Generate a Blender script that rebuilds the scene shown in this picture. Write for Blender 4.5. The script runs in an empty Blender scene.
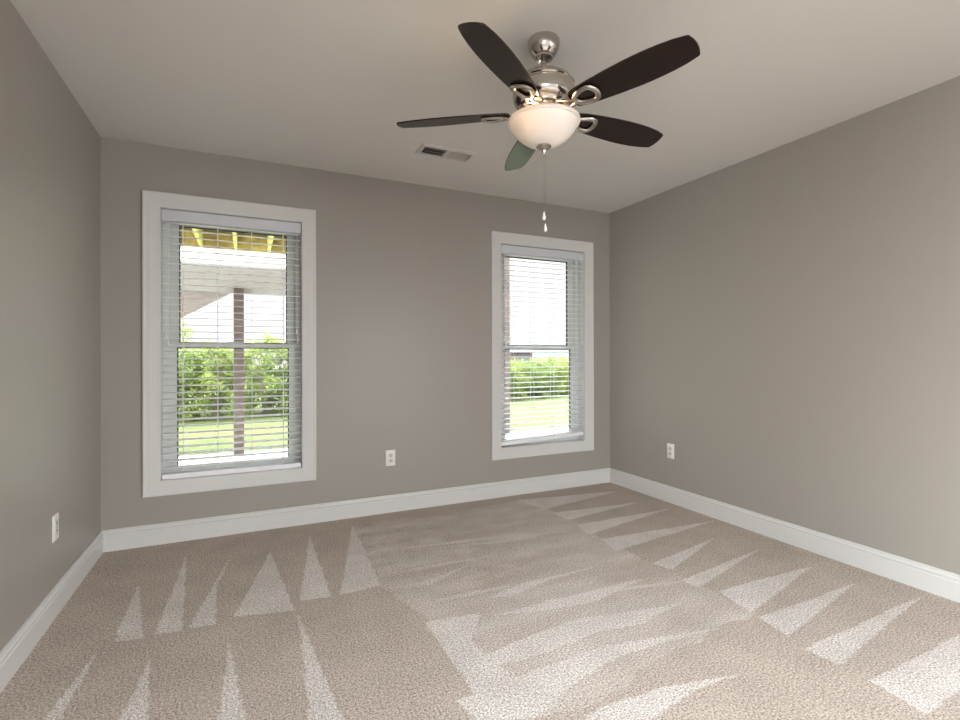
import bpy, bmesh, math, random
from mathutils import Vector, Matrix, noise
PI = math.pi
S = bpy.context.scene
C = S.collection

# ------------------------------------------------------------------ camera, world, sun, lamps
W, H, D = 3.767, 2.44, 4.45          # room: x 0..W, y -D..0 (y = 0 is the window wall), z 0..H
CAM = Vector((0.7712, -3.5936, 1.1471))
YAW, PITCH, ROLL, FPX = 0.4398, 0.0013, -0.0022, 497.84
cam = bpy.data.cameras.new('camera')
cam.sensor_width = 36.0
cam.lens = FPX * 36.0 / 960.0
cam.shift_y = -4.9067 / 960.0
cam.clip_start = 0.05
cam.clip_end = 2000
co = bpy.data.objects.new('camera', cam)
C.objects.link(co)
f = Vector((math.sin(YAW), math.cos(YAW), 0)); r = Vector((math.cos(YAW), -math.sin(YAW), 0)); u = Vector((0, 0, 1))
f2 = f * math.cos(PITCH) + u * math.sin(PITCH); u2 = u * math.cos(PITCH) - f * math.sin(PITCH)
r3 = r * math.cos(ROLL) + u2 * math.sin(ROLL); u3 = u2 * math.cos(ROLL) - r * math.sin(ROLL)
M = Matrix((r3, u3, -f2)).transposed().to_4x4()
M.translation = CAM
co.matrix_world = M
S.camera = co

S.view_settings.view_transform = 'Standard'
S.view_settings.look = 'None'
S.view_settings.gamma = 1.0
S.view_settings.use_curve_mapping = False
S.view_settings.exposure = 0.34

world = bpy.data.worlds.new('sky')
S.world = world
world.use_nodes = True
nt = world.node_tree
nt.nodes.clear()
tc = nt.nodes.new('ShaderNodeTexCoord')
sp = nt.nodes.new('ShaderNodeSeparateXYZ')
rp = nt.nodes.new('ShaderNodeValToRGB')
bg = nt.nodes.new('ShaderNodeBackground')
ow = nt.nodes.new('ShaderNodeOutputWorld')
rp.color_ramp.elements[0].position = 0.0; rp.color_ramp.elements[0].color = (0.080, 0.080, 0.080, 1)
rp.color_ramp.elements[1].position = 0.55; rp.color_ramp.elements[1].color = (0.88, 0.94, 1.0, 1)      # overcast sky, brightest high up
e_ = rp.color_ramp.elements.new(0.20); e_.color = (0.10, 0.10, 0.102, 1)
bg.inputs['Strength'].default_value = 12.0
nt.links.new(tc.outputs['Generated'], sp.inputs[0])
nt.links.new(sp.outputs['Z'], rp.inputs[0])
# out-of-view sky lobes added left (sun side) and far right to brighten side walls
sd = nt.nodes.new('ShaderNodeMapRange'); sd.interpolation_type = 'SMOOTHSTEP'
sd.inputs[1].default_value = -0.70; sd.inputs[2].default_value = -0.88; sd.inputs[3].default_value = 0.0; sd.inputs[4].default_value = 22.0
sr = nt.nodes.new('ShaderNodeMapRange'); sr.interpolation_type = 'SMOOTHSTEP'
sr.inputs[1].default_value = 0.71; sr.inputs[2].default_value = 0.80; sr.inputs[3].default_value = 1.0; sr.inputs[4].default_value = 12.0
ad = nt.nodes.new('ShaderNodeMath'); ad.operation = 'ADD'
vs = nt.nodes.new('ShaderNodeVectorMath'); vs.operation = 'SCALE'
mn = nt.nodes.new('ShaderNodeVectorMath'); mn.operation = 'MINIMUM'; mn.inputs[1].default_value = (1.0, 1.0, 1.0)
nt.links.new(sp.outputs['X'], sd.inputs[0]); nt.links.new(sp.outputs['X'], sr.inputs[0])
nt.links.new(sd.outputs[0], ad.inputs[0]); nt.links.new(sr.outputs[0], ad.inputs[1])
nt.links.new(rp.outputs[0], vs.inputs[0]); nt.links.new(ad.outputs[0], vs.inputs['Scale'])
nt.links.new(vs.outputs[0], mn.inputs[0]); mn.inputs[1].default_value = (2.2, 2.2, 2.2); nt.links.new(mn.outputs[0], bg.inputs['Color'])
nt.links.new(bg.outputs[0], ow.inputs['Surface'])

def lamp(name, kind, loc, direction, energy, color=(1, 1, 1), **kw):
    l = bpy.data.lights.new(name, kind)
    l.energy = energy; l.color = color
    for k, v in kw.items(): setattr(l, k, v)
    o = bpy.data.objects.new(name, l)
    C.objects.link(o)
    o.location = loc
    if direction is not None:
        o.rotation_euler = Vector(direction).to_track_quat('-Z', 'Y').to_euler()
    return o
lamp('sun', 'SUN', (-8, 6, 12), (0.55, -0.30, -0.80), 8.0, (1, 0.96, 0.88), angle=0.02)
# two unseen fill lamps added behind the camera to brighten the room
lamp('rear_fill', 'AREA', (0.75, -D + 0.02, 1.15), (3.1, 4.1, -0.30), 9.0, (1, 0.975, 0.965), shape='RECTANGLE', size=1.2, size_y=1.4, spread=math.radians(56))
lamp('rear_fill', 'AREA', (2.95, -D + 0.02, 1.15), (-2.7, 4.1, -0.42), 7.5, (1, 0.975, 0.965), shape='RECTANGLE', size=1.2, size_y=1.4, spread=math.radians(58))

# ------------------------------------------------------------------ materials
def mat(name, col, rough=0.5, metal=0.0, spec=0.5, **kw):
    m = bpy.data.materials.new(name)
    m.use_nodes = True
    b = m.node_tree.nodes['Principled BSDF']
    b.inputs['Base Color'].default_value = (*col, 1)
    b.inputs['Roughness'].default_value = rough
    b.inputs['Metallic'].default_value = metal
    b.inputs['Specular IOR Level'].default_value = spec
    for k, v in kw.items(): b.inputs[k].default_value = v
    return m
def nodes(m): return m.node_tree.nodes, m.node_tree.links, m.node_tree.nodes['Principled BSDF']
def noise_tex(m, scale, detail=2, coord='Object'):
    n, l, b = nodes(m)
    t = n.new('ShaderNodeTexCoord'); x = n.new('ShaderNodeTexNoise')
    x.inputs['Scale'].default_value = scale; x.inputs['Detail'].default_value = detail
    l.new(t.outputs[coord], x.inputs['Vector'])
    return x
def add_bump(m, scale, strength, dist=0.002, detail=2):
    n, l, b = nodes(m)
    x = noise_tex(m, scale, detail); bp = n.new('ShaderNodeBump')
    bp.inputs['Strength'].default_value = strength; bp.inputs['Distance'].default_value = dist
    l.new(x.outputs['Fac'], bp.inputs['Height']); l.new(bp.outputs[0], b.inputs['Normal'])
def two_tone(m, scale, c1, c2, lo=0.35, hi=0.65, detail=3):
    n, l, b = nodes(m)
    x = noise_tex(m, scale, detail); rr = n.new('ShaderNodeValToRGB')
    rr.color_ramp.elements[0].position = lo; rr.color_ramp.elements[0].color = (*c1, 1)
    rr.color_ramp.elements[1].position = hi; rr.color_ramp.elements[1].color = (*c2, 1)
    l.new(x.outputs['Fac'], rr.inputs[0]); l.new(rr.outputs[0], b.inputs['Base Color'])

m_wall = mat('greige_wall_paint', (0.330, 0.308, 0.275), 0.40, spec=0.42); add_bump(m_wall, 180, 0.06, 0.001)
m_ceil = mat('ceiling_paint', (0.69, 0.67, 0.635), 0.8, spec=0.2); add_bump(m_ceil, 120, 0.08, 0.001)
m_trim = mat('white_trim_paint', (0.62, 0.62, 0.605), 0.35)
m_vinyl = mat('white_vinyl', (0.63, 0.655, 0.64), 0.35)
m_gasket = mat('dark_gasket', (0.02, 0.02, 0.02), 0.6)
m_slat = mat('white_slat', (0.86, 0.88, 0.90), 0.4)
m_valance = mat('white_valance', (0.60, 0.62, 0.66), 0.4)
m_cord = mat('white_cord', (0.8, 0.8, 0.78), 0.7)
m_plate = mat('white_plastic', (0.78, 0.77, 0.73), 0.35)
m_socket = mat('outlet_socket_plastic', (0.60, 0.60, 0.58), 0.4)
m_slot = mat('outlet_slot', (0.03, 0.03, 0.03), 0.6)
m_screw = mat('screw_metal', (0.5, 0.5, 0.48), 0.35, 1.0)
m_vent = mat('vent_paint', (0.56, 0.53, 0.49), 0.5)
m_dark = mat('vent_duct_shade', (0.012, 0.011, 0.010), 0.8)
m_nickel = mat('brushed_nickel', (0.52, 0.485, 0.44), 0.18, 1.0); add_bump(m_nickel, 300, 0.03, 0.0005)
m_blade = mat('espresso_blade_wood', (0.018, 0.010, 0.008), 0.24, spec=0.38)
def blade_grain():
    n, l, b = nodes(m_blade)
    t = n.new('ShaderNodeTexCoord'); mp = n.new('ShaderNodeMapping'); x = n.new('ShaderNodeTexNoise'); rr = n.new('ShaderNodeValToRGB')
    mp.inputs['Scale'].default_value = (3, 60, 60); x.inputs['Scale'].default_value = 2.0; x.inputs['Detail'].default_value = 4
    rr.color_ramp.elements[0].color = (0.006, 0.0035, 0.003, 1); rr.color_ramp.elements[1].color = (0.020, 0.010, 0.008, 1)
    l.new(t.outputs['Object'], mp.inputs[0]); l.new(mp.outputs[0], x.inputs['Vector']); l.new(x.outputs['Fac'], rr.inputs[0]); l.new(rr.outputs[0], b.inputs['Base Color'])
blade_grain()

def glass_pane():
    m = bpy.data.materials.new('window_glass'); m.use_nodes = True
    n, l = m.node_tree.nodes, m.node_tree.links
    n.clear()
    o = n.new('ShaderNodeOutputMaterial'); mx = n.new('ShaderNodeMixShader'); tr = n.new('ShaderNodeBsdfTransparent'); gl = n.new('ShaderNodeBsdfGlossy'); fr = n.new('ShaderNodeFresnel')
    tr.inputs['Color'].default_value = (0.95, 0.97, 0.96, 1); gl.inputs['Roughness'].default_value = 0.02; fr.inputs['IOR'].default_value = 1.35
    l.new(fr.outputs[0], mx.inputs[0]); l.new(tr.outputs[0], mx.inputs[1]); l.new(gl.outputs[0], mx.inputs[2]); l.new(mx.outputs[0], o.inputs['Surface'])
    return m
m_glass = glass_pane()
def bowl_mat():
    m = bpy.data.materials.new('frosted_bowl_glass'); m.use_nodes = True
    n, l = m.node_tree.nodes, m.node_tree.links
    n.clear()
    o = n.new('ShaderNodeOutputMaterial'); mx = n.new('ShaderNodeMixShader'); df = n.new('ShaderNodeBsdfPrincipled'); tl = n.new('ShaderNodeBsdfTranslucent')
    df.inputs['Base Color'].default_value = (0.86, 0.83, 0.79, 1); df.inputs['Roughness'].default_value = 0.32
    tl.inputs['Color'].default_value = (0.95, 0.88, 0.78, 1)
    mx.inputs[0].default_value = 0.2
    l.new(df.outputs[0], mx.inputs[1]); l.new(tl.outputs[0], mx.inputs[2]); l.new(mx.outputs[0], o.inputs['Surface'])
    return m
m_bowl = bowl_mat()

def carpet_mat():
    m = mat('beige_cut_pile_carpet', (0.5, 0.42, 0.35), 0.95, spec=0.1)
    n, l, b = nodes(m)
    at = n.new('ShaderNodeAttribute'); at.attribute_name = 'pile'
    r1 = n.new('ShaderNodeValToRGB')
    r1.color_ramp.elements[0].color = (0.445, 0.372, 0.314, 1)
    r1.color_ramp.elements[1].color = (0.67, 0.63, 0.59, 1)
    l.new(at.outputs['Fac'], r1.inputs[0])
    a1 = noise_tex(m, 130, 1.5); a2 = noise_tex(m, 300, 1.0); c = noise_tex(m, 5, 4)
    a = n.new('ShaderNodeMath'); a.operation = 'MULTIPLY_ADD'; a.inputs[1].default_value = 0.5
    ah = n.new('ShaderNodeMath'); ah.operation = 'MULTIPLY'; ah.inputs[1].default_value = 0.5
    l.new(a2.outputs['Fac'], ah.inputs[0]); l.new(a1.outputs['Fac'], a.inputs[0]); l.new(ah.outputs[0], a.inputs[2])
    r2 = n.new('ShaderNodeMapRange'); r2.inputs[1].default_value = 0.34; r2.inputs[2].default_value = 0.66; r2.inputs[3].default_value = 0.30; r2.inputs[4].default_value = 1.70
    r4 = n.new('ShaderNodeMapRange'); r4.inputs[1].default_value = 0.3; r4.inputs[2].default_value = 0.7; r4.inputs[3].default_value = 0.93; r4.inputs[4].default_value = 1.07
    l.new(a.outputs[0], r2.inputs[0]); l.new(c.outputs['Fac'], r4.inputs[0])
    mu = n.new('ShaderNodeMath'); mu.operation = 'MULTIPLY'
    l.new(r2.outputs[0], mu.inputs[0]); l.new(r4.outputs[0], mu.inputs[1])
    vm = n.new('ShaderNodeVectorMath'); vm.operation = 'SCALE'
    l.new(r1.outputs[0], vm.inputs[0]); l.new(mu.outputs[0], vm.inputs['Scale'])
    l.new(vm.outputs[0], b.inputs['Base Color'])
    bp = n.new('ShaderNodeBump'); bp.inputs['Strength'].default_value = 0.5; bp.inputs['Distance'].default_value = 0.004
    l.new(a.outputs[0], bp.inputs['Height']); l.new(bp.outputs[0], b.inputs['Normal'])
    return m
m_carpet = carpet_mat()

m_lawn = mat('sunlit_lawn', (0.3, 0.4, 0.08), 0.9, spec=0.1); two_tone(m_lawn, 3.5, (0.042, 0.056, 0.015), (0.070, 0.080, 0.030), 0.3, 0.7, 6)
m_patio = mat('pale_concrete', (0.34, 0.335, 0.32), 0.85)
m_leafA = mat('spring_leaf', (0.30, 0.44, 0.08), 0.6, spec=0.2)
m_leafB = mat('deep_leaf', (0.17, 0.32, 0.07), 0.6, spec=0.2)
def leafy(m, c1, c2):
    two_tone(m, 2.3, c1, c2, 0.35, 0.65, 3)
    n, l, b = nodes(m)
    tl = n.new('ShaderNodeBsdfTranslucent'); tl.inputs['Color'].default_value = (c2[0] * 1.2, c2[1] * 1.2, c2[2], 1)
    mx = n.new('ShaderNodeMixShader'); mx.inputs[0].default_value = 0.4
    o = n['Material Output']
    l.new(b.outputs[0], mx.inputs[1]); l.new(tl.outputs[0], mx.inputs[2]); l.new(mx.outputs[0], o.inputs['Surface'])
leafy(m_leafA, (0.085, 0.125, 0.018), (0.165, 0.205, 0.052))
leafy(m_leafB, (0.050, 0.085, 0.018), (0.125, 0.165, 0.045))
m_bark = mat('grey_bark', (0.16, 0.12, 0.09), 0.9)
m_post = mat('brown_stained_post', (0.20, 0.125, 0.105), 0.7); two_tone(m_post, 9, (0.036, 0.022, 0.019), (0.066, 0.042, 0.036))
m_joist = mat('treated_joist', (0.42, 0.38, 0.10), 0.7)
m_decking = mat('treated_decking', (0.44, 0.33, 0.07), 0.8); two_tone(m_decking, 8, (0.11, 0.075, 0.016), (0.16, 0.13, 0.03))
m_rim = mat('treated_rim', (0.45, 0.33, 0.08), 0.75); two_tone(m_rim, 6, (0.22, 0.15, 0.035), (0.55, 0.42, 0.10))
m_fascia = mat('white_fascia', (0.86, 0.87, 0.88), 0.5)
m_beam = mat('weathered_beam', (0.25, 0.232, 0.225), 0.75)
m_stair = mat('weathered_stair', (0.21, 0.178, 0.163), 0.75)
m_brick = mat('brick_far', (0.075, 0.050, 0.046), 0.8)
m_roof = mat('roof_shingle', (0.06, 0.06, 0.068), 0.8)
m_farglass = mat('far_window', (0.08, 0.10, 0.12), 0.15)
m_hill = mat('hazy_hill', (0.36, 0.46, 0.40), 0.95, spec=0.0); two_tone(m_hill, 0.08, (0.055, 0.075, 0.068), (0.085, 0.10, 0.09))

# ------------------------------------------------------------------ mesh helpers
def finish(name, bm, m, parent=None, smooth=0.0, merge=True):
    if merge: bmesh.ops.remove_doubles(bm, verts=bm.verts, dist=1e-5)
    bmesh.ops.recalc_face_normals(bm, faces=bm.faces)
    me = bpy.data.meshes.new(name)
    bm.to_mesh(me); bm.free()
    if smooth:
        me.polygons.foreach_set('use_smooth', [True] * len(me.polygons))
        me.set_sharp_from_angle(angle=math.radians(smooth))
    me.materials.append(m)
    o = bpy.data.objects.new(name, me)
    C.objects.link(o)
    if parent is not None: o.parent = parent
    return o
def tag(o, label=None, cat=None, group=None, kind=None):
    if label: o['label'] = label
    if cat: o['category'] = cat
    if group: o['group'] = group
    if kind: o['kind'] = kind
    return o
def empty(name, loc=(0, 0, 0), rz=0.0):
    o = bpy.data.objects.new(name, None)
    o.empty_display_size = 0.1
    C.objects.link(o)
    o.location = loc; o.rotation_euler = (0, 0, rz)
    return o
def box(bm, x0, x1, y0, y1, z0, z1, mtx=None, bevel=0.0):
    vs = [bm.verts.new(p) for p in ((x0, y0, z0), (x1, y0, z0), (x1, y1, z0), (x0, y1, z0), (x0, y0, z1), (x1, y0, z1), (x1, y1, z1), (x0, y1, z1))]
    fs = [bm.faces.new([vs[i] for i in q]) for q in ((0, 3, 2, 1), (4, 5, 6, 7), (0, 1, 5, 4), (1, 2, 6, 5), (2, 3, 7, 6), (3, 0, 4, 7))]
    if bevel:
        es = list({e for ff in fs for e in ff.edges})
        rr = bmesh.ops.bevel(bm, geom=es, offset=bevel, segments=2, affect='EDGES', profile=0.5)
        vs = list({v for ff in rr['faces'] for v in ff.verts} | {v for v in vs if v.is_valid})
    if mtx is not None:
        for v in vs: v.co = mtx @ v.co
    return vs
def lathe(bm, prof, n=48, cap=False):
    rings = []
    for rr, z in prof:
        if rr < 1e-6: rings.append([bm.verts.new((0, 0, z))])
        else: rings.append([bm.verts.new((rr * math.cos(2 * PI * k / n), rr * math.sin(2 * PI * k / n), z)) for k in range(n)])
    for a, b in zip(rings, rings[1:]):
        for k in range(n):
            k2 = (k + 1) % n
            if len(a) == 1 and len(b) == 1: continue
            if len(a) == 1: bm.faces.new((a[0], b[k], b[k2]))
            elif len(b) == 1: bm.faces.new((a[k], b[0], a[k2]))
            else: bm.faces.new((a[k], b[k], b[k2], a[k2]))
def tube(bm, pts, rad, n=8, closed=False, flat=1.0):
    pts = [Vector(p) for p in pts]
    N = len(pts); rings = []
    rads = rad if isinstance(rad, (list, tuple)) else [rad] * N
    for i, p in enumerate(pts):
        a = pts[(i - 1) % N] if (closed or i > 0) else p
        b = pts[(i + 1) % N] if (closed or i < N - 1) else p
        t = (b - a).normalized()
        ref = Vector((0, 0, 1)) if abs(t.z) < 0.9 else Vector((1, 0, 0))
        s = t.cross(ref).normalized(); w = s.cross(t).normalized()
        rings.append([bm.verts.new(p + (s * math.cos(2 * PI * k / n) + w * (flat * math.sin(2 * PI * k / n))) * rads[i]) for k in range(n)])
    for i in range(N if closed else N - 1):
        a, b = rings[i], rings[(i + 1) % N]
        for k in range(n): bm.faces.new((a[k], a[(k + 1) % n], b[(k + 1) % n], b[k]))
    if not closed:
        bm.faces.new(list(reversed(rings[0]))); bm.faces.new(rings[-1])
def rect_sweep(bm, x0, x1, z0, z1, prof, closed=True):
    """prof: (inset from the outer rectangle, y) points swept round the rectangle with mitred corners"""
    loops = []
    for ins, y in prof:
        loops.append([bm.verts.new(p) for p in ((x0 + ins, y, z0 + ins), (x1 - ins, y, z0 + ins), (x1 - ins, y, z1 - ins), (x0 + ins, y, z1 - ins))])
    n = len(loops)
    for i in range(n if closed else n - 1):
        a, b = loops[i], loops[(i + 1) % n]
        for k in range(4): bm.faces.new((a[k], a[(k + 1) % 4], b[(k + 1) % 4], b[k]))
def extrude_poly(bm, pts, axis, a0, a1):
    """pts: 2D outline; axis 'x': (y, z) run along x, axis 'y': (x, z) run along y"""
    f3 = (lambda p, a: (a, p[0], p[1])) if axis == 'x' else ((lambda p, a: (p[0], a, p[1])) if axis == 'y' else (lambda p, a: (p[0], p[1], a)))
    A = [bm.verts.new(f3(p, a0)) for p in pts]; B = [bm.verts.new(f3(p, a1)) for p in pts]
    n = len(pts)
    for k in range(n): bm.faces.new((A[k], A[(k + 1) % n], B[(k + 1) % n], B[k]))
    bm.faces.new(A); bm.faces.new(list(reversed(B)))
B = bmesh.new

# ------------------------------------------------------------------ the room
WT = 0.16
WIN = [(0.298, 1.119, 0.385, 2.061), (2.650, 3.482, 0.395, 2.062)]
bm = B()
xs = [-WT, WIN[0][0], WIN[0][1], WIN[1][0], WIN[1][1], W + WT]
box(bm, xs[0], xs[1], 0, WT, -0.2, H)
box(bm, xs[2], xs[3], 0, WT, -0.2, H)
box(bm, xs[4], xs[5], 0, WT, -0.2, H)
for (x0, x1, z0, z1) in WIN:
    box(bm, x0, x1, 0, WT, -0.2, z0); box(bm, x0, x1, 0, WT, z1, H)
tag(finish('wall_back', bm, m_wall, merge=False), kind='structure')
bm = B(); box(bm, -WT, 0, -D - WT, 0, -0.2, H); tag(finish('wall_left', bm, m_wall), kind='structure')
bm = B(); box(bm, W, W + WT, -D - WT, 0, -0.2, H); tag(finish('wall_right', bm, m_wall), kind='structure')
bm = B()
box(bm, 0, 0.25, -D - WT, -D, -0.2, H); box(bm, 3.25, W, -D - WT, -D, -0.2, H); box(bm, 0.25, 3.25, -D - WT, -D, 2.15, H)  # the wide opening is assumed, made to hold the added fill lamps
tag(finish('wall_front', bm, m_wall, merge=False), kind='structure')
bm = B(); box(bm, -WT, W + WT, -D - WT, WT, H, H + 0.2); tag(finish('ceiling', bm, m_ceil), kind='structure')

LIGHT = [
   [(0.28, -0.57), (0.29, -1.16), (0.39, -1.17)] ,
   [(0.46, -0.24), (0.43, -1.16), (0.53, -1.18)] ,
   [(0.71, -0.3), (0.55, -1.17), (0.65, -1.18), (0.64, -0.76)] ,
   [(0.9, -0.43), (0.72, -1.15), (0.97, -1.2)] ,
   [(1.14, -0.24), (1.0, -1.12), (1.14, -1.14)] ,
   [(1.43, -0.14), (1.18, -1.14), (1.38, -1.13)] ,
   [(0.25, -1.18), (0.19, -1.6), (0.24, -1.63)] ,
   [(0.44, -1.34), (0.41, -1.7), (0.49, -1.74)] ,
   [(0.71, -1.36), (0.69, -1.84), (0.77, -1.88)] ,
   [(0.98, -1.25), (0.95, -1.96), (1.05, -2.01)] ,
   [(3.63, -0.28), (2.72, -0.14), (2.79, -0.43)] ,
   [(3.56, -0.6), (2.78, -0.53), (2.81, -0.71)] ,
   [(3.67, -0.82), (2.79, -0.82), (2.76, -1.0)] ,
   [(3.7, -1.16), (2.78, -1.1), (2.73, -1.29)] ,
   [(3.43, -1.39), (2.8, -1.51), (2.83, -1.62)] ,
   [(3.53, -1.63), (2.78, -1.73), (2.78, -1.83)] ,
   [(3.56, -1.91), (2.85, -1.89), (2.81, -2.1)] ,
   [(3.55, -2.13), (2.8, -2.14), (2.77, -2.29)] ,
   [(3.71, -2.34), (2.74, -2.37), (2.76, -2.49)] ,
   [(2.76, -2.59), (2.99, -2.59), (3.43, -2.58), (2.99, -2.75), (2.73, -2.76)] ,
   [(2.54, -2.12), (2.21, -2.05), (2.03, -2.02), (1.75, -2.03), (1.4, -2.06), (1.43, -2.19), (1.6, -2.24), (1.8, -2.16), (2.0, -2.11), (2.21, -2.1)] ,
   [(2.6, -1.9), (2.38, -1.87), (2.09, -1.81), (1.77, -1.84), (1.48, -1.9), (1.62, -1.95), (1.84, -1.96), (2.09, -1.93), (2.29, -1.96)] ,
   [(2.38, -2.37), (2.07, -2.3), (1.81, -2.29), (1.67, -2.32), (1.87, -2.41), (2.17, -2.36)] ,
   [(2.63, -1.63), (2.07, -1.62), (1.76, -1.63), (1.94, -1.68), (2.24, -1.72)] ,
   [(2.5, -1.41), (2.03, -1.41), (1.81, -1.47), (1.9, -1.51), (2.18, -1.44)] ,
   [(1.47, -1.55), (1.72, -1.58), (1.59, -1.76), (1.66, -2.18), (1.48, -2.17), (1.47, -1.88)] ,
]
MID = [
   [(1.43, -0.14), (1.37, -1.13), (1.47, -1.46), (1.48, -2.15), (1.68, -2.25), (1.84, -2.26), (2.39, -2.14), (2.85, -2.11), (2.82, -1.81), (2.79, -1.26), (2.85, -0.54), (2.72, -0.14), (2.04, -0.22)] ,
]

FAINT = [
   [(1.47, -1.02), (1.74, -1.0), (2.05, -1.04), (1.73, -1.04)],
   [(1.47, -0.69), (2.1, -0.75), (2.81, -0.92), (2.08, -0.80)],
   [(1.39, -1.18), (1.61, -1.17), (1.9, -1.09), (1.6, -1.23)],
   [(1.76, -0.78), (2.2, -0.84), (2.62, -0.88), (2.18, -0.88)],
   [(1.46, -1.39), (1.76, -1.38), (2.02, -1.41), (1.74, -1.42)],
   [(2.12, -1.62), (2.55, -1.68), (2.82, -1.75), (2.53, -1.71)],
]
def inside(p, poly):
    c = False; n = len(poly); x, y = p
    for i in range(n):
        x1, y1 = poly[i]; x2, y2 = poly[i - 1]
        if (y1 > y) != (y2 > y) and x < (x2 - x1) * (y - y1) / (y2 - y1) + x1: c = not c
    return c
def floor():
    step = 0.009
    nx, ny = int(round(W / step)), int(round((D + WT) / step))
    bbs = [(min(p[0] for p in q), max(p[0] for p in q), min(p[1] for p in q), max(p[1] for p in q)) for q in LIGHT]
    verts, vals = [], []
    for j in range(ny + 1):
        y = -j * (D + WT) / ny
        for i in range(nx + 1):
            x = i * W / nx
            verts.append((x, y, 0.0))
            n1 = noise.noise((x * 9, y * 9, 0)); n2 = noise.noise((x * 9, y * 9, 7.3)); n3 = noise.noise((x * 40, y * 40, 3.1))
            px, py = x + 0.004 * n1 + 0.004 * n3, y + 0.004 * n2
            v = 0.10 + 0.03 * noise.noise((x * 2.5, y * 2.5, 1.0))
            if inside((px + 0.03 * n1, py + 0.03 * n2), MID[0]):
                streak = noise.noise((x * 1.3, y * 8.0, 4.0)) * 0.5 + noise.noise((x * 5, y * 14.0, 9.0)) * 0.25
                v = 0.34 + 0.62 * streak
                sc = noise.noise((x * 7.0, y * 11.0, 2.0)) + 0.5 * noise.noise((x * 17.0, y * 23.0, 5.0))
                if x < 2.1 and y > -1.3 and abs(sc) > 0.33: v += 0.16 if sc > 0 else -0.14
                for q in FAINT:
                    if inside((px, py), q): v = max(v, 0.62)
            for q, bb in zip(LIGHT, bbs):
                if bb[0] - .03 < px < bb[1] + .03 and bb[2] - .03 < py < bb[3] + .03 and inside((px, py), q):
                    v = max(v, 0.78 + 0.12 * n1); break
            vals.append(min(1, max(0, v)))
    faces = []
    for j in range(ny):
        for i in range(nx):
            a = j * (nx + 1) + i
            faces.append((a, a + nx + 1, a + nx + 2, a + 1))
    me = bpy.data.meshes.new('floor')
    me.from_pydata(verts, [], faces)
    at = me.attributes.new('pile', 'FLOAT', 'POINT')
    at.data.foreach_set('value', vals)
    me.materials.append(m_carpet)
    o = bpy.data.objects.new('floor', me); C.objects.link(o)
    return tag(o, kind='structure')
floor()
bm = B(); box(bm, -WT, W + WT, -D - WT, 0, -0.2, -0.004); tag(finish('floor_slab', bm, m_patio), kind='structure')

# baseboards: flat board with a stepped and rounded cap
BH = 0.126
BP = [(0, 0), (0.0145, 0), (0.0145, BH - 0.038), (0.0115, BH - 0.034), (0.0115, BH - 0.030), (0.0135, BH - 0.026), (0.0135, BH - 0.020), (0.0095, BH - 0.013), (0.0085, BH - 0.008), (0.0085, BH - 0.002), (0.0065, BH), (0, BH)]
bm = B(); extrude_poly(bm, [(-t, z) for t, z in BP], 'x', 0.0, W); tag(finish('baseboard_back', bm, m_trim), kind='structure')
bm = B(); extrude_poly(bm, [(t, z) for t, z in BP], 'y', -D, -0.0145); tag(finish('baseboard_left', bm, m_trim), kind='structure')
bm = B(); extrude_poly(bm, [(W - t, z) for t, z in BP], 'y', -D, -0.0145); tag(finish('baseboard_right', bm, m_trim), kind='structure')

# windows: casing, jamb, vinyl frame, two sashes and their panes
def window(idx):
    x0, x1, z0, z1 = WIN[idx]
    cw = 0.090
    w = tag(empty('window_%d' % (idx + 1), ((x0 + x1) / 2, 0, z0)), kind='structure')
    ox, oz = (x0 + x1) / 2, z0
    X0, X1, Z0, Z1 = x0 - ox, x1 - ox, 0.0, z1 - oz
    bm = B()
    prof = [(0, 0), (0, -0.018), (0.002, -0.0200), (0.012, -0.0200), (0.015, -0.0182), (0.020, -0.0175), (0.040, -0.0168), (0.042, -0.0160), (0.058, -0.0152), (0.060, -0.0145), (0.076, -0.0138), (0.080, -0.0128), (cw, -0.0115), (cw, 0.0)]
    rect_sweep(bm, X0 - cw, X1 + cw, Z0 - cw, Z1 + cw, prof)
    finish('casing', bm, m_trim, w, 30)
    bm = B(); rect_sweep(bm, X0, X1, Z0, Z1, [(0.0, 0.0), (0.003, 0.0), (0.003, 0.085), (0, 0.085)])
    finish('jamb', bm, m_trim, w)
    bm = B(); rect_sweep(bm, X0, X1, Z0, Z1, [(0.0, 0.085), (0.030, 0.085), (0.030, 0.092), (0.036, 0.092), (0.036, 0.155), (0.0, 0.155)])
    finish('window_frame', bm, m_vinyl, w)
    zm0, zm1 = 1.204 - oz, 1.233 - oz           # meeting rail
    # lower sash (inner track), upper sash (outer track)
    for nm, hw, a, b, ya, yb in (('lower_sash', 0.333, 0.437 - oz, zm0, 0.094, 0.120), ('upper_sash', 0.3235, zm1, Z1 - 0.074, 0.122, 0.148)):
        cx = 0.0
        sx = (X1 - X0) / 2 - 0.036
        top = zm1 if nm == 'lower_sash' else Z1 - 0.036
        bot = 0.036 if nm == 'lower_sash' else zm0
        bm = B()
        box(bm, -sx, -hw, ya, yb, bot, top); box(bm, hw, sx, ya, yb, bot, top)
        box(bm, -hw, hw, ya, yb, bot, a); box(bm, -hw, hw, ya, yb, b, top)
        sash = finish(nm, bm, m_vinyl, w)
        yg = (ya + yb) / 2
        bm = B(); rect_sweep(bm, -hw, hw, a, b, [(0, ya + 0.001), (0.006, ya + 0.003), (0.006, yg + 0.004), (0, yg + 0.004)])
        finish('gasket', bm, m_gasket, sash)
        bm = B(); box(bm, -hw, hw, yg - 0.002, yg + 0.002, a, b)
        finish('pane', bm, m_glass, sash)
    bm = B(); box(bm, -0.05, 0.05, 0.100, 0.118, zm1, zm1 + 0.010, bevel=0.003)
    finish('sash_lock', bm, m_vinyl, w)
    return w
window(0); window(1)

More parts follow.
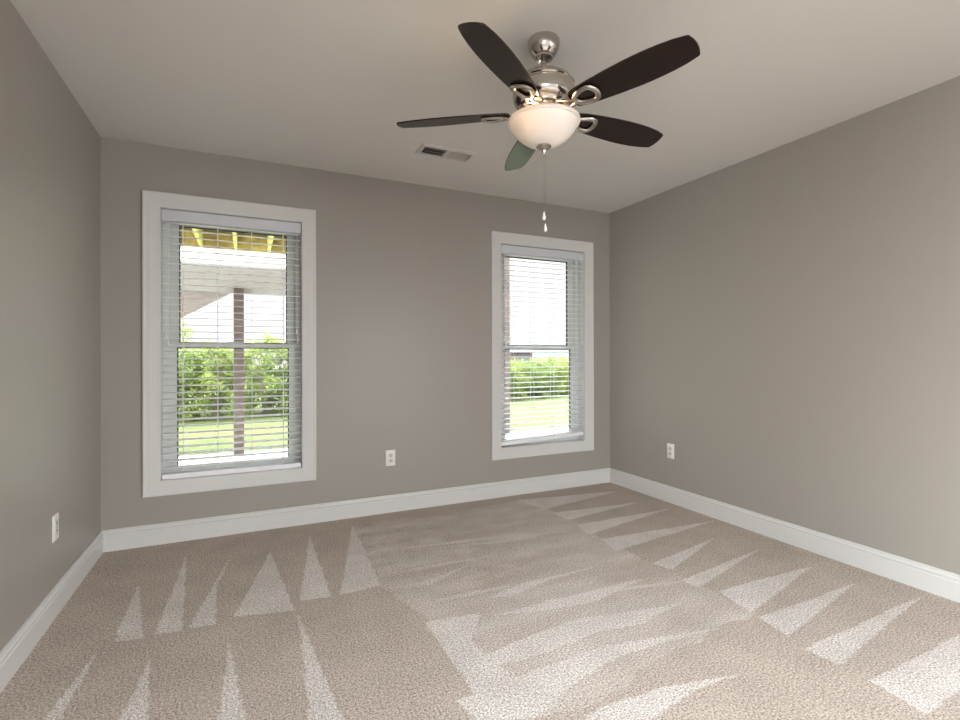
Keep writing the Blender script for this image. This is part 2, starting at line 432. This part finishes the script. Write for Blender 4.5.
# ------------------------------------------------------------------ ceiling fan
HX, HY = 1.881, -1.856
fan = tag(empty('ceiling_fan', (HX, HY, H)), 'brushed nickel five-blade ceiling fan with dark blades and a frosted bowl light', 'ceiling fan')
dz = lambda z: z - H
bm = B(); lathe(bm, [(0, 0), (0.064, 0), (0.066, -0.004), (0.0655, -0.020), (0.062, -0.036), (0.053, -0.052), (0.044, -0.064), (0.038, -0.068), (0.037, -0.073), (0.034, -0.074), (0.031, -0.070), (0.028, -0.062), (0.014, -0.058), (0, -0.058)], 48)
finish('canopy', bm, m_nickel, fan, 40)
bm = B(); lathe(bm, [(0, -0.05), (0.012, -0.05), (0.012, -0.150), (0.020, -0.150), (0.022, -0.165), (0.022, -0.178), (0, -0.178)], 24)
finish('downrod', bm, m_nickel, fan, 40)
bm = B()
lathe(bm, [(0, dz(2.302)), (0.024, dz(2.302)), (0.055, dz(2.298)), (0.090, dz(2.287)), (0.113, dz(2.272)), (0.122, dz(2.260)), (0.126, dz(2.252)), (0.122, dz(2.248)), (0.122, dz(2.244)), (0.127, dz(2.238)), (0.128, dz(2.215)), (0.126, dz(2.196)), (0.118, dz(2.180)), (0.104, dz(2.172)), (0.100, dz(2.168)), (0.097, dz(2.160)), (0.085, dz(2.156)), (0, dz(2.156))], 64)
finish('motor_housing', bm, m_nickel, fan, 35)
bm = B()
lathe(bm, [(0, dz(2.156)), (0.070, dz(2.156)), (0.072, dz(2.150)), (0.060, dz(2.143)), (0.058, dz(2.126)), (0.066, dz(2.120)), (0.070, dz(2.114)), (0.066, dz(2.110)), (0.0, dz(2.110))], 48)
finish('light_fitter', bm, m_nickel, fan, 40)
# frosted bowl with rolled rim, open at the top
bm = B()
op = [(0.118, 2.112), (0.141, 2.114), (0.147, 2.110), (0.148, 2.104), (0.146, 2.098), (0.139, 2.0965), (0.1375, 2.092), (0.1350, 2.085), (0.1265, 2.071), (0.114, 2.055), (0.096, 2.038), (0.073, 2.022), (0.046, 2.010), (0.0, 2.005)]
ip = [(0.0, 2.009), (0.044, 2.014), (0.070, 2.026), (0.092, 2.041), (0.110, 2.058), (0.1225, 2.074), (0.130, 2.087), (0.131, 2.098), (0.118, 2.104)]
lathe(bm, [(a, dz(b)) for a, b in op + ip + [op[0]]], 64)
finish('glass_bowl', bm, m_bowl, fan, 50)
bm = B()
lathe(bm, [(0, dz(2.010)), (0.030, dz(2.0085)), (0.031, dz(2.004)), (0.024, dz(1.998)), (0.013, dz(1.993)), (0.009, dz(1.988)), (0.009, dz(1.982)), (0.0065, dz(1.978)), (0, dz(1.977))], 32)
finish('finial', bm, m_nickel, fan, 40)

ANG0 = 0.6389 + PI
def blade_mesh():
    bm = B()
    # outline in plan: x outward, y across
    half = [(0.140, 0.030), (0.150, 0.042), (0.18, 0.050), (0.24, 0.0575), (0.32, 0.0640), (0.40, 0.0680), (0.46, 0.0680), (0.52, 0.0645), (0.57, 0.0580), (0.612, 0.0480), (0.618, 0.0440)]
    top = half
    tip = [(0.625, 0.022), (0.627, 0.0), (0.625, -0.022)]
    botm = [(x, -y) for x, y in reversed(half)]
    extrude_poly(bm, top + tip + botm, 'z', 0.0, 0.006)
    return bm
def bracket_mesh():
    bm = B()
    shp = [(0.160, 0.012), (0.172, 0.022), (0.192, 0.031), (0.215, 0.036), (0.232, 0.036), (0.243, 0.028), (0.250, 0.014), (0.252, 0.0)]
    loop = [(x, y, -0.006) for x, y in shp] + [(x, -y, -0.006) for x, y in reversed(shp[:-1])]
    tube(bm, loop, 0.0115, 8, True, 0.6)
    for s in (-1, 1):
        tube(bm, [(0.070, s * 0.016, 0.012), (0.095, s * 0.022, 0.004), (0.125, s * 0.020, -0.006), (0.150, s * 0.012, -0.009), (0.168, s * 0.010, -0.007)], 0.0075, 8, False, 0.8)
    tube(bm, [(0.115, -0.020, -0.003), (0.115, 0.020, -0.003)], 0.006, 8)
    return bm
def screw_mesh():
    bm = B()
    for (x, y) in ((0.25, 0.0), (0.190, 0.030), (0.190, -0.030)):
        vs0 = set(bm.verts)
        lathe(bm, [(0, -0.0035), (0.003, -0.003), (0.0045, 0.0), (0, 0.0)], 10)
        for v in bm.verts:
            if v not in vs0: v.co += Vector((x, y, 0))
    return bm
b0 = finish('blade', blade_mesh(), m_blade, fan, 30)
k0 = finish('blade_bracket', bracket_mesh(), m_nickel, fan, 50)
PITCHB = math.radians(14)
for k in range(5):
    bl = b0 if k == 0 else b0.copy()
    br = k0 if k == 0 else k0.copy()
    if k: C.objects.link(bl); C.objects.link(br); bl.parent = fan; br.parent = fan
    a = ANG0 + 2 * PI * k / 5
    rot = Matrix.Rotation(a, 4, 'Z') @ Matrix.Rotation(-PITCHB, 4, 'X')
    mm = Matrix.Translation((0, 0, dz(2.142))) @ rot
    bl.matrix_local = mm
    br.matrix_local = mm
# pull chains
def chain(x, y, ztop, zbot, drop_r, lab):
    bm = B(); tube(bm, [(x, y, dz(ztop)), (x, y, dz(zbot))], 0.0005, 6)
    n = int((ztop - zbot) / 0.012)
    for i in range(n):
        mt = Matrix.Translation((x, y, dz(ztop) - 0.012 * i)) @ Matrix.Scale(0.0009, 4)
        bmesh.ops.create_icosphere(bm, subdivisions=1, radius=1.0, matrix=mt)
    c = finish('pull_chain', bm, m_nickel, fan)
    bm = B(); lathe(bm, [(0, 0.0), (drop_r * 0.35, -0.001), (drop_r * 0.5, -0.010), (drop_r, -0.022), (drop_r * 0.9, -0.030), (drop_r * 0.4, -0.034), (0, -0.034)], 16)
    d = finish('pull_knob', bm, m_plate, c, 40)
    d.location = (x, y, dz(zbot))
chain(0.0, 0.0, 1.979, 1.738, 0.0075, '')
chain(0.004, -0.004, 1.979, 1.690, 0.0065, '')
# the bulb inside the bowl, off to one side of the stem
bm = B(); lathe(bm, [(0, 0.03), (0.013, 0.03), (0.014, 0.010), (0.024, -0.012), (0.028, -0.024), (0.022, -0.040), (0, -0.048)], 20)
m_bulb = mat('bulb_glass', (1, 0.95, 0.85), 0.4); nb = m_bulb.node_tree.nodes['Principled BSDF']
nb.inputs['Emission Color'].default_value = (1, 0.72, 0.42, 1); nb.inputs['Emission Strength'].default_value = 3.0
bulb = finish('bulb', bm, m_bulb, fan, 50); bulb.location = (-0.082, -0.020, dz(2.078)); bulb.rotation_euler = (0, -0.9, 0)
lamp('fan_light', 'POINT', (HX - 0.085, HY - 0.03, 2.118), None, 0.9, (1, 0.68, 0.38), shadow_soft_size=0.02)

# ------------------------------------------------------------------ ceiling register
vx0, vx1, vy0, vy1 = 1.744, 2.106, -0.722, -0.556
vent = tag(empty('ceiling_vent', ((vx0 + vx1) / 2, (vy0 + vy1) / 2, H)), 'rectangular metal air register set in the ceiling, slats dark on its left half', 'air vent')
hx, hy = (vx1 - vx0) / 2, (vy1 - vy0) / 2
bm = B()
def hrect(bm, prof):
    loops = [[bm.verts.new(p) for p in ((-hx + i, -hy + i, z), (hx - i, -hy + i, z), (hx - i, hy - i, z), (-hx + i, hy - i, z))] for i, z in prof]
    n = len(loops)
    for j in range(n):
        a, b = loops[j], loops[(j + 1) % n]
        for k in range(4): bm.faces.new((a[k], a[(k + 1) % 4], b[(k + 1) % 4], b[k]))
hrect(bm, [(0, 0), (0.002, -0.004), (0.020, -0.013), (0.026, -0.013), (0.026, 0.0)])
finish('register_frame', bm, m_vent, vent)
bm = B(); box(bm, -0.011, 0.011, -hy + 0.026, hy - 0.026, -0.013, -0.001)
finish('divider', bm, m_vent, vent)
bm = B(); box(bm, -hx + 0.026, hx - 0.026, -hy + 0.026, hy - 0.026, -0.0012, -0.0002)  # thin black sheet standing in for the shade inside the duct
finish('duct_shade', bm, m_dark, vent)
for s, nm in ((-1, 'louvers'), (1, 'louvers')):
    bm = B()
    xa, xb = (-hx + 0.030, -0.014) if s < 0 else (0.014, hx - 0.030)
    n = 11
    for i in range(n):
        xc = xa + (xb - xa) * (i + 0.5) / n
        mt = Matrix.Translation((xc, 0, -0.0065)) @ Matrix.Rotation(math.radians(-51 if s < 0 else 42), 4, 'Y')
        box(bm, -0.0048 if s < 0 else -0.0075, 0.0048 if s < 0 else 0.0075, -hy + 0.026, hy - 0.026, -0.0005, 0.0005, mt)
    for yy in (-0.02, 0.02):
        box(bm, xa, xb, yy - 0.0012, yy + 0.0012, -0.004, -0.0025)
    finish(nm, bm, m_vent, vent)

# ------------------------------------------------------------------ outlets
def outlet(loc, rz, label, style):
    o = tag(empty('wall_outlet', loc, rz), label, 'outlet', 'electrical outlets low on the walls')
    bm = B(); box(bm, -0.036, 0.036, -0.006, 0.0, -0.058, 0.058, bevel=0.003)
    finish('wall_plate', bm, m_plate, o, 30)
    if style == 'duplex':
        for zc in (0.0195, -0.0195):
            bm = B()
            pts = [(0.0165 * math.cos(t) if abs(math.cos(t)) < 0.98 else 0.0165 * math.copysign(0.98, math.cos(t)), max(-0.0135, min(0.0135, 0.017 * math.sin(t)))) for t in [2 * PI * k / 32 for k in range(32)]]
            extrude_poly(bm, pts, 'y', -0.0085, -0.005)
            s = finish('socket', bm, m_socket, o); s.location = (0, 0, zc)
            for a0, a1, h1 in ((-0.0075, -0.0050, 0.007), (0.0050, 0.0075, 0.006)):
                bm = B(); box(bm, a0, a1, -0.0092, -0.0080, -0.002, h1); finish('slot', bm, m_slot, s)
            bm = B(); extrude_poly(bm, [(0.0026 * math.cos(2 * PI * k / 12), 0.0026 * math.sin(2 * PI * k / 12) - 0.0075) for k in range(12)], 'y', -0.0092, -0.0080)
            finish('slot', bm, m_slot, s)
        bm = B(); extrude_poly(bm, [(0.0032 * math.cos(2 * PI * k / 16), 0.0032 * math.sin(2 * PI * k / 16)) for k in range(16)], 'y', -0.0078, -0.005)
        finish('screw', bm, m_screw, o)
    else:
        bm = B(); box(bm, -0.0175, 0.0175, -0.0085, -0.005, -0.034, 0.034, bevel=0.001)
        s = finish('socket', bm, m_socket, o)
        for zc in (0.017, -0.017):
            for a0, a1, h1 in ((-0.0075, -0.0050, 0.007), (0.0050, 0.0075, 0.006)):
                bm = B(); box(bm, a0, a1, -0.0092, -0.0080, zc - 0.002, zc + h1); finish('slot', bm, m_slot, s)
        for zc in (0.048, -0.048):
            bm = B(); extrude_poly(bm, [(0.003 * math.cos(2 * PI * k / 16), 0.003 * math.sin(2 * PI * k / 16) + zc) for k in range(16)], 'y', -0.0072, -0.005)
            finish('screw', bm, m_screw, o)
    return o
outlet((1.733, 0, 0.398), 0, 'white duplex outlet on the window wall between the two windows', 'duplex')
outlet((W, -0.715, 0.402), -PI / 2, 'white outlet on the right wall past the right window', 'duplex')
outlet((0, -0.780, 0.387), PI / 2, 'white outlet with a rectangular face on the left wall', 'decora')

# ------------------------------------------------------------------ blinds
def blind(idx, label, lift):
    x0, x1, z0, z1 = WIN[idx]
    cx = (x0 + x1) / 2; hw = (x1 - x0) / 2 - 0.0065
    b = tag(empty('window_blind', (cx, 0.0, z0)), label, 'window blind', 'slatted blinds in the two windows')
    L = lambda z: z - z0
    Z1 = z1 - z0
    bm = B()
    box(bm, -hw, hw, 0.012, 0.058, Z1 - 0.048, Z1 - 0.008, bevel=0.002)
    finish('headrail', bm, m_valance, b)
    bm = B()
    extrude_poly(bm, [(0.001, Z1 - 0.007), (-0.002, Z1 - 0.011), (-0.002, Z1 - 0.074), (0.001, Z1 - 0.078), (0.009, Z1 - 0.078), (0.009, Z1 - 0.007)], 'x', -hw, hw)
    finish('valance', bm, m_valance, b)
    sg = lift / (2 * hw)                       # tilt of a bottom rail that hangs crooked
    zr = 0.012 + (0.013 if lift else 0.0)
    n = 37
    ztop = Z1 - 0.082
    pitch = 0.0423
    bm = B()
    rr = 0.025
    for i in range(n):
        z = ztop - pitch * i
        zl = zr + lift / 2 + 0.032 + 0.006 * (n - 1 - i)       # slats that rest on the rail
        tilt = 0.0
        if z < zl + 0.004:
            z = zl; tilt = sg
        mt = Matrix.Translation((0, 0.032, z)) @ Matrix.Rotation(-tilt, 4, 'Y') @ Matrix.Rotation(math.radians(5), 4, 'X')
        prof = [(-rr, -0.0015), (-rr, 0.0012), (-rr * 0.5, 0.0022), (0, 0.0026), (rr * 0.5, 0.0022), (rr, 0.0012), (rr, -0.0015), (rr * 0.5, -0.0010), (0, -0.0008), (-rr * 0.5, -0.0010)]
        vs0 = len(bm.verts)
        extrude_poly(bm, prof, 'x', -hw, hw)
        bm.verts.ensure_lookup_table()
        for v in bm.verts[vs0:]: v.co = mt @ v.co
    finish('slats', bm, m_slat, b, merge=False)
    bm = B()
    mt = Matrix.Translation((0, 0.032, zr + lift / 2 + 0.007)) @ Matrix.Rotation(-sg, 4, 'Y')
    box(bm, -hw, hw, -0.027, 0.026, -0.015, 0.015, mt, bevel=0.003)
    finish('bottom_rail', bm, m_slat, b)
    for xx in (-0.293, -0.1, 0.1, 0.293):
        bm = B()
        zb = zr + lift / 2 + sg * xx + 0.010
        for yy in (0.0045, 0.0595):
            tube(bm, [(xx, yy, Z1 - 0.05), (xx, yy, zb)], 0.0016, 6)
        finish('ladder_cord', bm, m_cord, b)
    def pull(name, xs, zend):
        bm = B()
        for xx, ze in zip(xs, zend):
            tube(bm, [(xx, -0.006, Z1 - 0.06), (xx, -0.008, Z1 - 0.10), (xx, -0.008, ze)], 0.0013, 6)
        c = finish(name, bm, m_cord, b)
        for xx, ze in zip(xs, zend):
            bm = B(); lathe(bm, [(0, 0.004), (0.003, 0.003), (0.004, -0.004), (0.007, -0.022), (0.006, -0.028), (0, -0.029)], 12)
            t = finish('tassel', bm, m_cord, c, 40); t.location = (xx, -0.008, ze)
    pull('tilt_cord', (-hw + 0.024, -hw + 0.036), (0.90, 0.86))
    pull('lift_cord', (hw - 0.030, hw - 0.022), (0.94, 0.89))
    return b
blind(0, 'lowered white slatted blind in the left window, its bottom rail level on the sill', 0.0)
blind(1, 'lowered white slatted blind in the right window, its bottom rail hanging crooked', 0.030)

# ------------------------------------------------------------------ outside
GZ = -0.15
def ground():
    bm = B()
    nx, ny = 40, 40
    xs = [-250 + 560 * i / nx for i in range(nx + 1)]
    ys = [3.86 + 340 * (j / ny) ** 2 for j in range(ny + 1)]
    grid = [[bm.verts.new((x, y, GZ - (0.02 * max(0, y - 9) if y < 60 else 1.02) )) for x in xs] for y in ys]
    for j in range(ny):
        for i in range(nx): bm.faces.new((grid[j][i], grid[j][i + 1], grid[j + 1][i + 1], grid[j + 1][i]))
    return tag(finish('lawn', bm, m_lawn, None, 60), 'sunlit green lawn beyond the patio', 'lawn', kind='structure')
ground()
bm = B(); box(bm, -4, 8, WT, 3.86, GZ - 0.1, GZ + 0.01, bevel=0.0); tag(finish('patio', bm, m_patio), 'pale concrete patio outside the windows', 'patio', kind='structure')

deck = tag(empty('wooden_deck', (0.69, 3.75, GZ)), 'raised wooden deck on brown posts seen overhead through the left window', 'deck')
def dk(name, m, *a, parent=deck, **k):
    bm = B(); box(bm, a[0] - 0.69, a[1] - 0.69, a[2] - 3.75, a[3] - 3.75, a[4] - GZ, a[5] - GZ, **k)
    return finish(name, bm, m, parent)
for k in range(-7, 9):
    xj = 0.655 + 0.398 * k
    dk('joist', m_joist, xj - 0.019, xj + 0.019, 0.45, 3.72, 2.545, 2.76)
bm = B()
for k in range(24):
    y0 = 0.30 + 0.145 * k
    box(bm, -2.4 - 0.69, 4.0 - 0.69, y0 - 3.75, y0 + 0.138 - 3.75, 2.76 - GZ, 2.79 - GZ)
finish('decking', bm, m_decking, deck, merge=False)
dk('fascia', m_fascia, -2.4, 4.0, 3.72, 3.76, 2.36, 2.545)
dk('rim_joist', m_rim, -2.4, 4.0, 3.72, 3.76, 2.545, 2.76)
dk('beam', m_beam, -2.4, 4.66, 3.77, 3.85, 1.995, 2.36)
dk('post', m_post, 0.626, 0.752, 3.70, 3.83, GZ, 2.05, bevel=0.006)
dk('post', m_post, 4.62, 4.755, 3.70, 3.83, GZ, 2.79, bevel=0.006)
dk('ledger', m_joist, -2.4, 4.0, 0.41, 0.45, 2.545, 2.76)

st = tag(empty('deck_stairs', (0.55, 4.1, GZ)), 'weathered wooden stair flight slanting down left of the deck post', 'stairs')
sx, sz, slope = 0.60, 2.06, 0.62
bm = B()
extrude_poly(bm, [(0.62 - 0.55, 2.13 - GZ), (0.62 - 0.55, 2.30 - GZ), (-0.60, 2.30 - GZ - 0.10), (-2.9, 0.62 - GZ), (-2.9, 0.37 - GZ)], 'y', 0.72, 0.76)
finish('stringer', bm, m_stair, st)
bm = B()
extrude_poly(bm, [(0.62 - 0.55, 2.03 - GZ), (0.62 - 0.55, 2.30 - GZ), (-0.60, 2.30 - GZ - 0.10), (-2.9, 0.62 - GZ), (-2.9, 0.25 - GZ)], 'y', -0.22, -0.18)
finish('stringer', bm, m_stair, st)
for i in range(9):
    bm = B(); xx = 0.0 - 0.30 * i; zz = 2.20 - GZ - 0.19 * i
    box(bm, xx - 0.28, xx, -0.18, 0.72, zz - 0.035, zz)
    finish('tread', bm, m_stair, st)

rng = random.Random(4)
def bush_mesh(seed, nleaf, rx, ry, h, lo=0.0):
    q = random.Random(seed)
    bm = B()
    clumps = []
    for _ in range(70):
        a = q.random() * 2 * PI; t = q.random()
        rr = math.sqrt(q.random())
        z = lo + (h - lo) * (0.05 + 0.90 * t)
        k = math.sqrt(max(0.05, 1 - (max(0, t - 0.35) / 0.75) ** 2))
        clumps.append((rx * rr * k * math.cos(a), ry * rr * k * math.sin(a), z, 0.11 + 0.13 * q.random()))
    for i in range(nleaf):
        c = clumps[i % len(clumps)]
        d = Vector((q.gauss(0, 1), q.gauss(0, 1), q.gauss(0, 1))).normalized() * c[3] * (q.random() ** 0.4)
        p = Vector(c[:3]) + d
        if p.z < 0.01: p.z = 0.01 + 0.05 * q.random()
        s = 0.030 + 0.030 * q.random()
        t = Vector((q.gauss(0, 1), q.gauss(0, 1), q.gauss(0, 0.6))).normalized()
        n = Vector((q.gauss(0, 0.8), q.gauss(0, 0.8), 1)).normalized()
        w = t.cross(n).normalized() * s * 0.42
        bm.faces.new([bm.verts.new(v) for v in (p - t * s, p + w, p + t * s, p - w)])
    return bm
def stem_mesh(h, n, seed):
    q = random.Random(seed); bm = B()
    for i in range(n):
        a = q.random() * 2 * PI; s = 0.1 + 0.35 * q.random()
        tube(bm, [(0.03 * math.cos(a), 0.03 * math.sin(a), 0), (s * 0.4 * math.cos(a), s * 0.4 * math.sin(a), h * 0.5), (s * math.cos(a), s * math.sin(a), h * 0.9)], [0.018, 0.012, 0.005], 6)
    return bm
GRP = 'shrubs along the far edge of the lawn'
def shrub(x, y, seed, m, rx, h, label, scale=1.0, nleaf=6500, base=None):
    gz = GZ - (0.02 * max(0, y - 9))
    s = tag(empty('shrub', (x, y, gz), seed * 0.7), label, 'shrub', GRP)
    finish('stem', stem_mesh(h * 0.9, 6, seed), m_bark, s)
    finish('foliage', bush_mesh(seed, nleaf, rx, rx * 0.85, h), m, s, merge=False)
    return s
shrub(-0.75, 8.05, 1, m_leafB, 0.85, 1.62, 'dark green shrub at the left edge of the left window view')
shrub(0.20, 8.30, 2, m_leafA, 0.85, 1.50, 'light green shrub just left of the brown post, through the left window')
shrub(1.15, 8.35, 3, m_leafA, 0.85, 1.72, 'tall yellow-green shrub right of the brown post, through the left window')
shrub(1.95, 8.55, 4, m_leafB, 0.80, 1.50, 'dark green shrub at the right edge of the left window view')
shrub(0.55, 9.9, 12, m_leafA, 0.95, 1.55, 'shrub in the second row behind the brown post of the left window')
shrub(6.9, 9.35, 5, m_leafB, 0.90, 1.15, 'low green shrub next to the brown post in the right window')
shrub(7.9, 9.70, 6, m_leafA, 0.90, 1.05, 'second shrub from the post in the right window view')
shrub(8.9, 10.00, 7, m_leafB, 0.90, 1.15, 'dark shrub in the middle of the right window view')
shrub(9.9, 10.35, 8, m_leafA, 0.90, 1.20, 'yellow-green shrub near the right edge of the right window view')
shrub(10.9, 10.75, 9, m_leafA, 0.90, 1.15, 'shrub at the far right edge of the right window view')
shrub(9.3, 12.4, 10, m_leafA, 1.2, 1.15, 'pale shrub in the row behind, through the right window')
shrub(12.0, 13.2, 11, m_leafB, 1.2, 1.20, 'rearmost shrub in the right window view')
sap = tag(empty('sapling', (-0.62, 9.3, GZ)), 'thin wispy sapling rising above the shrubs at far left of the left window', 'tree')
bm = B(); tube(bm, [(0, 0, 0), (0.02, 0, 1.0), (0.0, 0.02, 2.1)], [0.025, 0.018, 0.006], 6); finish('trunk', bm, m_bark, sap)
finish('foliage', bush_mesh(31, 700, 0.38, 0.38, 2.15, 0.9), m_leafA, sap, merge=False)

def house(loc, rz, wx, wy, hw, hr, label, mwall):
    h = tag(empty('house', loc, rz), label, 'house')
    bm = B(); box(bm, -wx / 2, wx / 2, -wy / 2, wy / 2, -1.5, hw); finish('wall', bm, mwall, h)
    bm = B(); extrude_poly(bm, [(-wy / 2 - 0.5, hw), (wy / 2 + 0.5, hw), (0, hw + hr)], 'x', -wx / 2 - 0.5, wx / 2 + 0.5); finish('roof', bm, m_roof, h)
    for k in range(3):
        xx = -wx / 2 + wx * (k + 0.5) / 3
        bm = B(); box(bm, xx - 0.6, xx + 0.6, -wy / 2 - 0.06, -wy / 2 + 0.02, hw - 2.0, hw - 0.6); finish('house_window', bm, m_farglass, h)
house((44.5, 83, -1.2), 0.0, 12, 9, 2.9, 1.9, 'distant brick house beside the post in the right window', m_brick)
house((4, 95, -1.2), 0.1, 14, 9, 3.4, 2.6, 'distant grey-roofed house above the shrubs in the left window', m_beam)
bm = B()
N = 60
lo = []; hi = []; mid = []
for i in range(N + 1):
    x = -240 + 560 * i / N
    hgt = 3.6 + 2.6 * noise.noise((x * 0.013, 0.4, 0)) + 1.0 * noise.noise((x * 0.06, 2.4, 0))
    lo.append(bm.verts.new((x, 250, -1.3))); mid.append(bm.verts.new((x, 272, hgt * 0.8))); hi.append(bm.verts.new((x, 300, hgt + 0.4)))
for i in range(N):
    bm.faces.new((lo[i], lo[i + 1], mid[i + 1], mid[i])); bm.faces.new((mid[i], mid[i + 1], hi[i + 1], hi[i]))
tag(finish('hills', bm, m_hill, None, 60), 'low hazy hills along the horizon', 'hills', kind='structure')
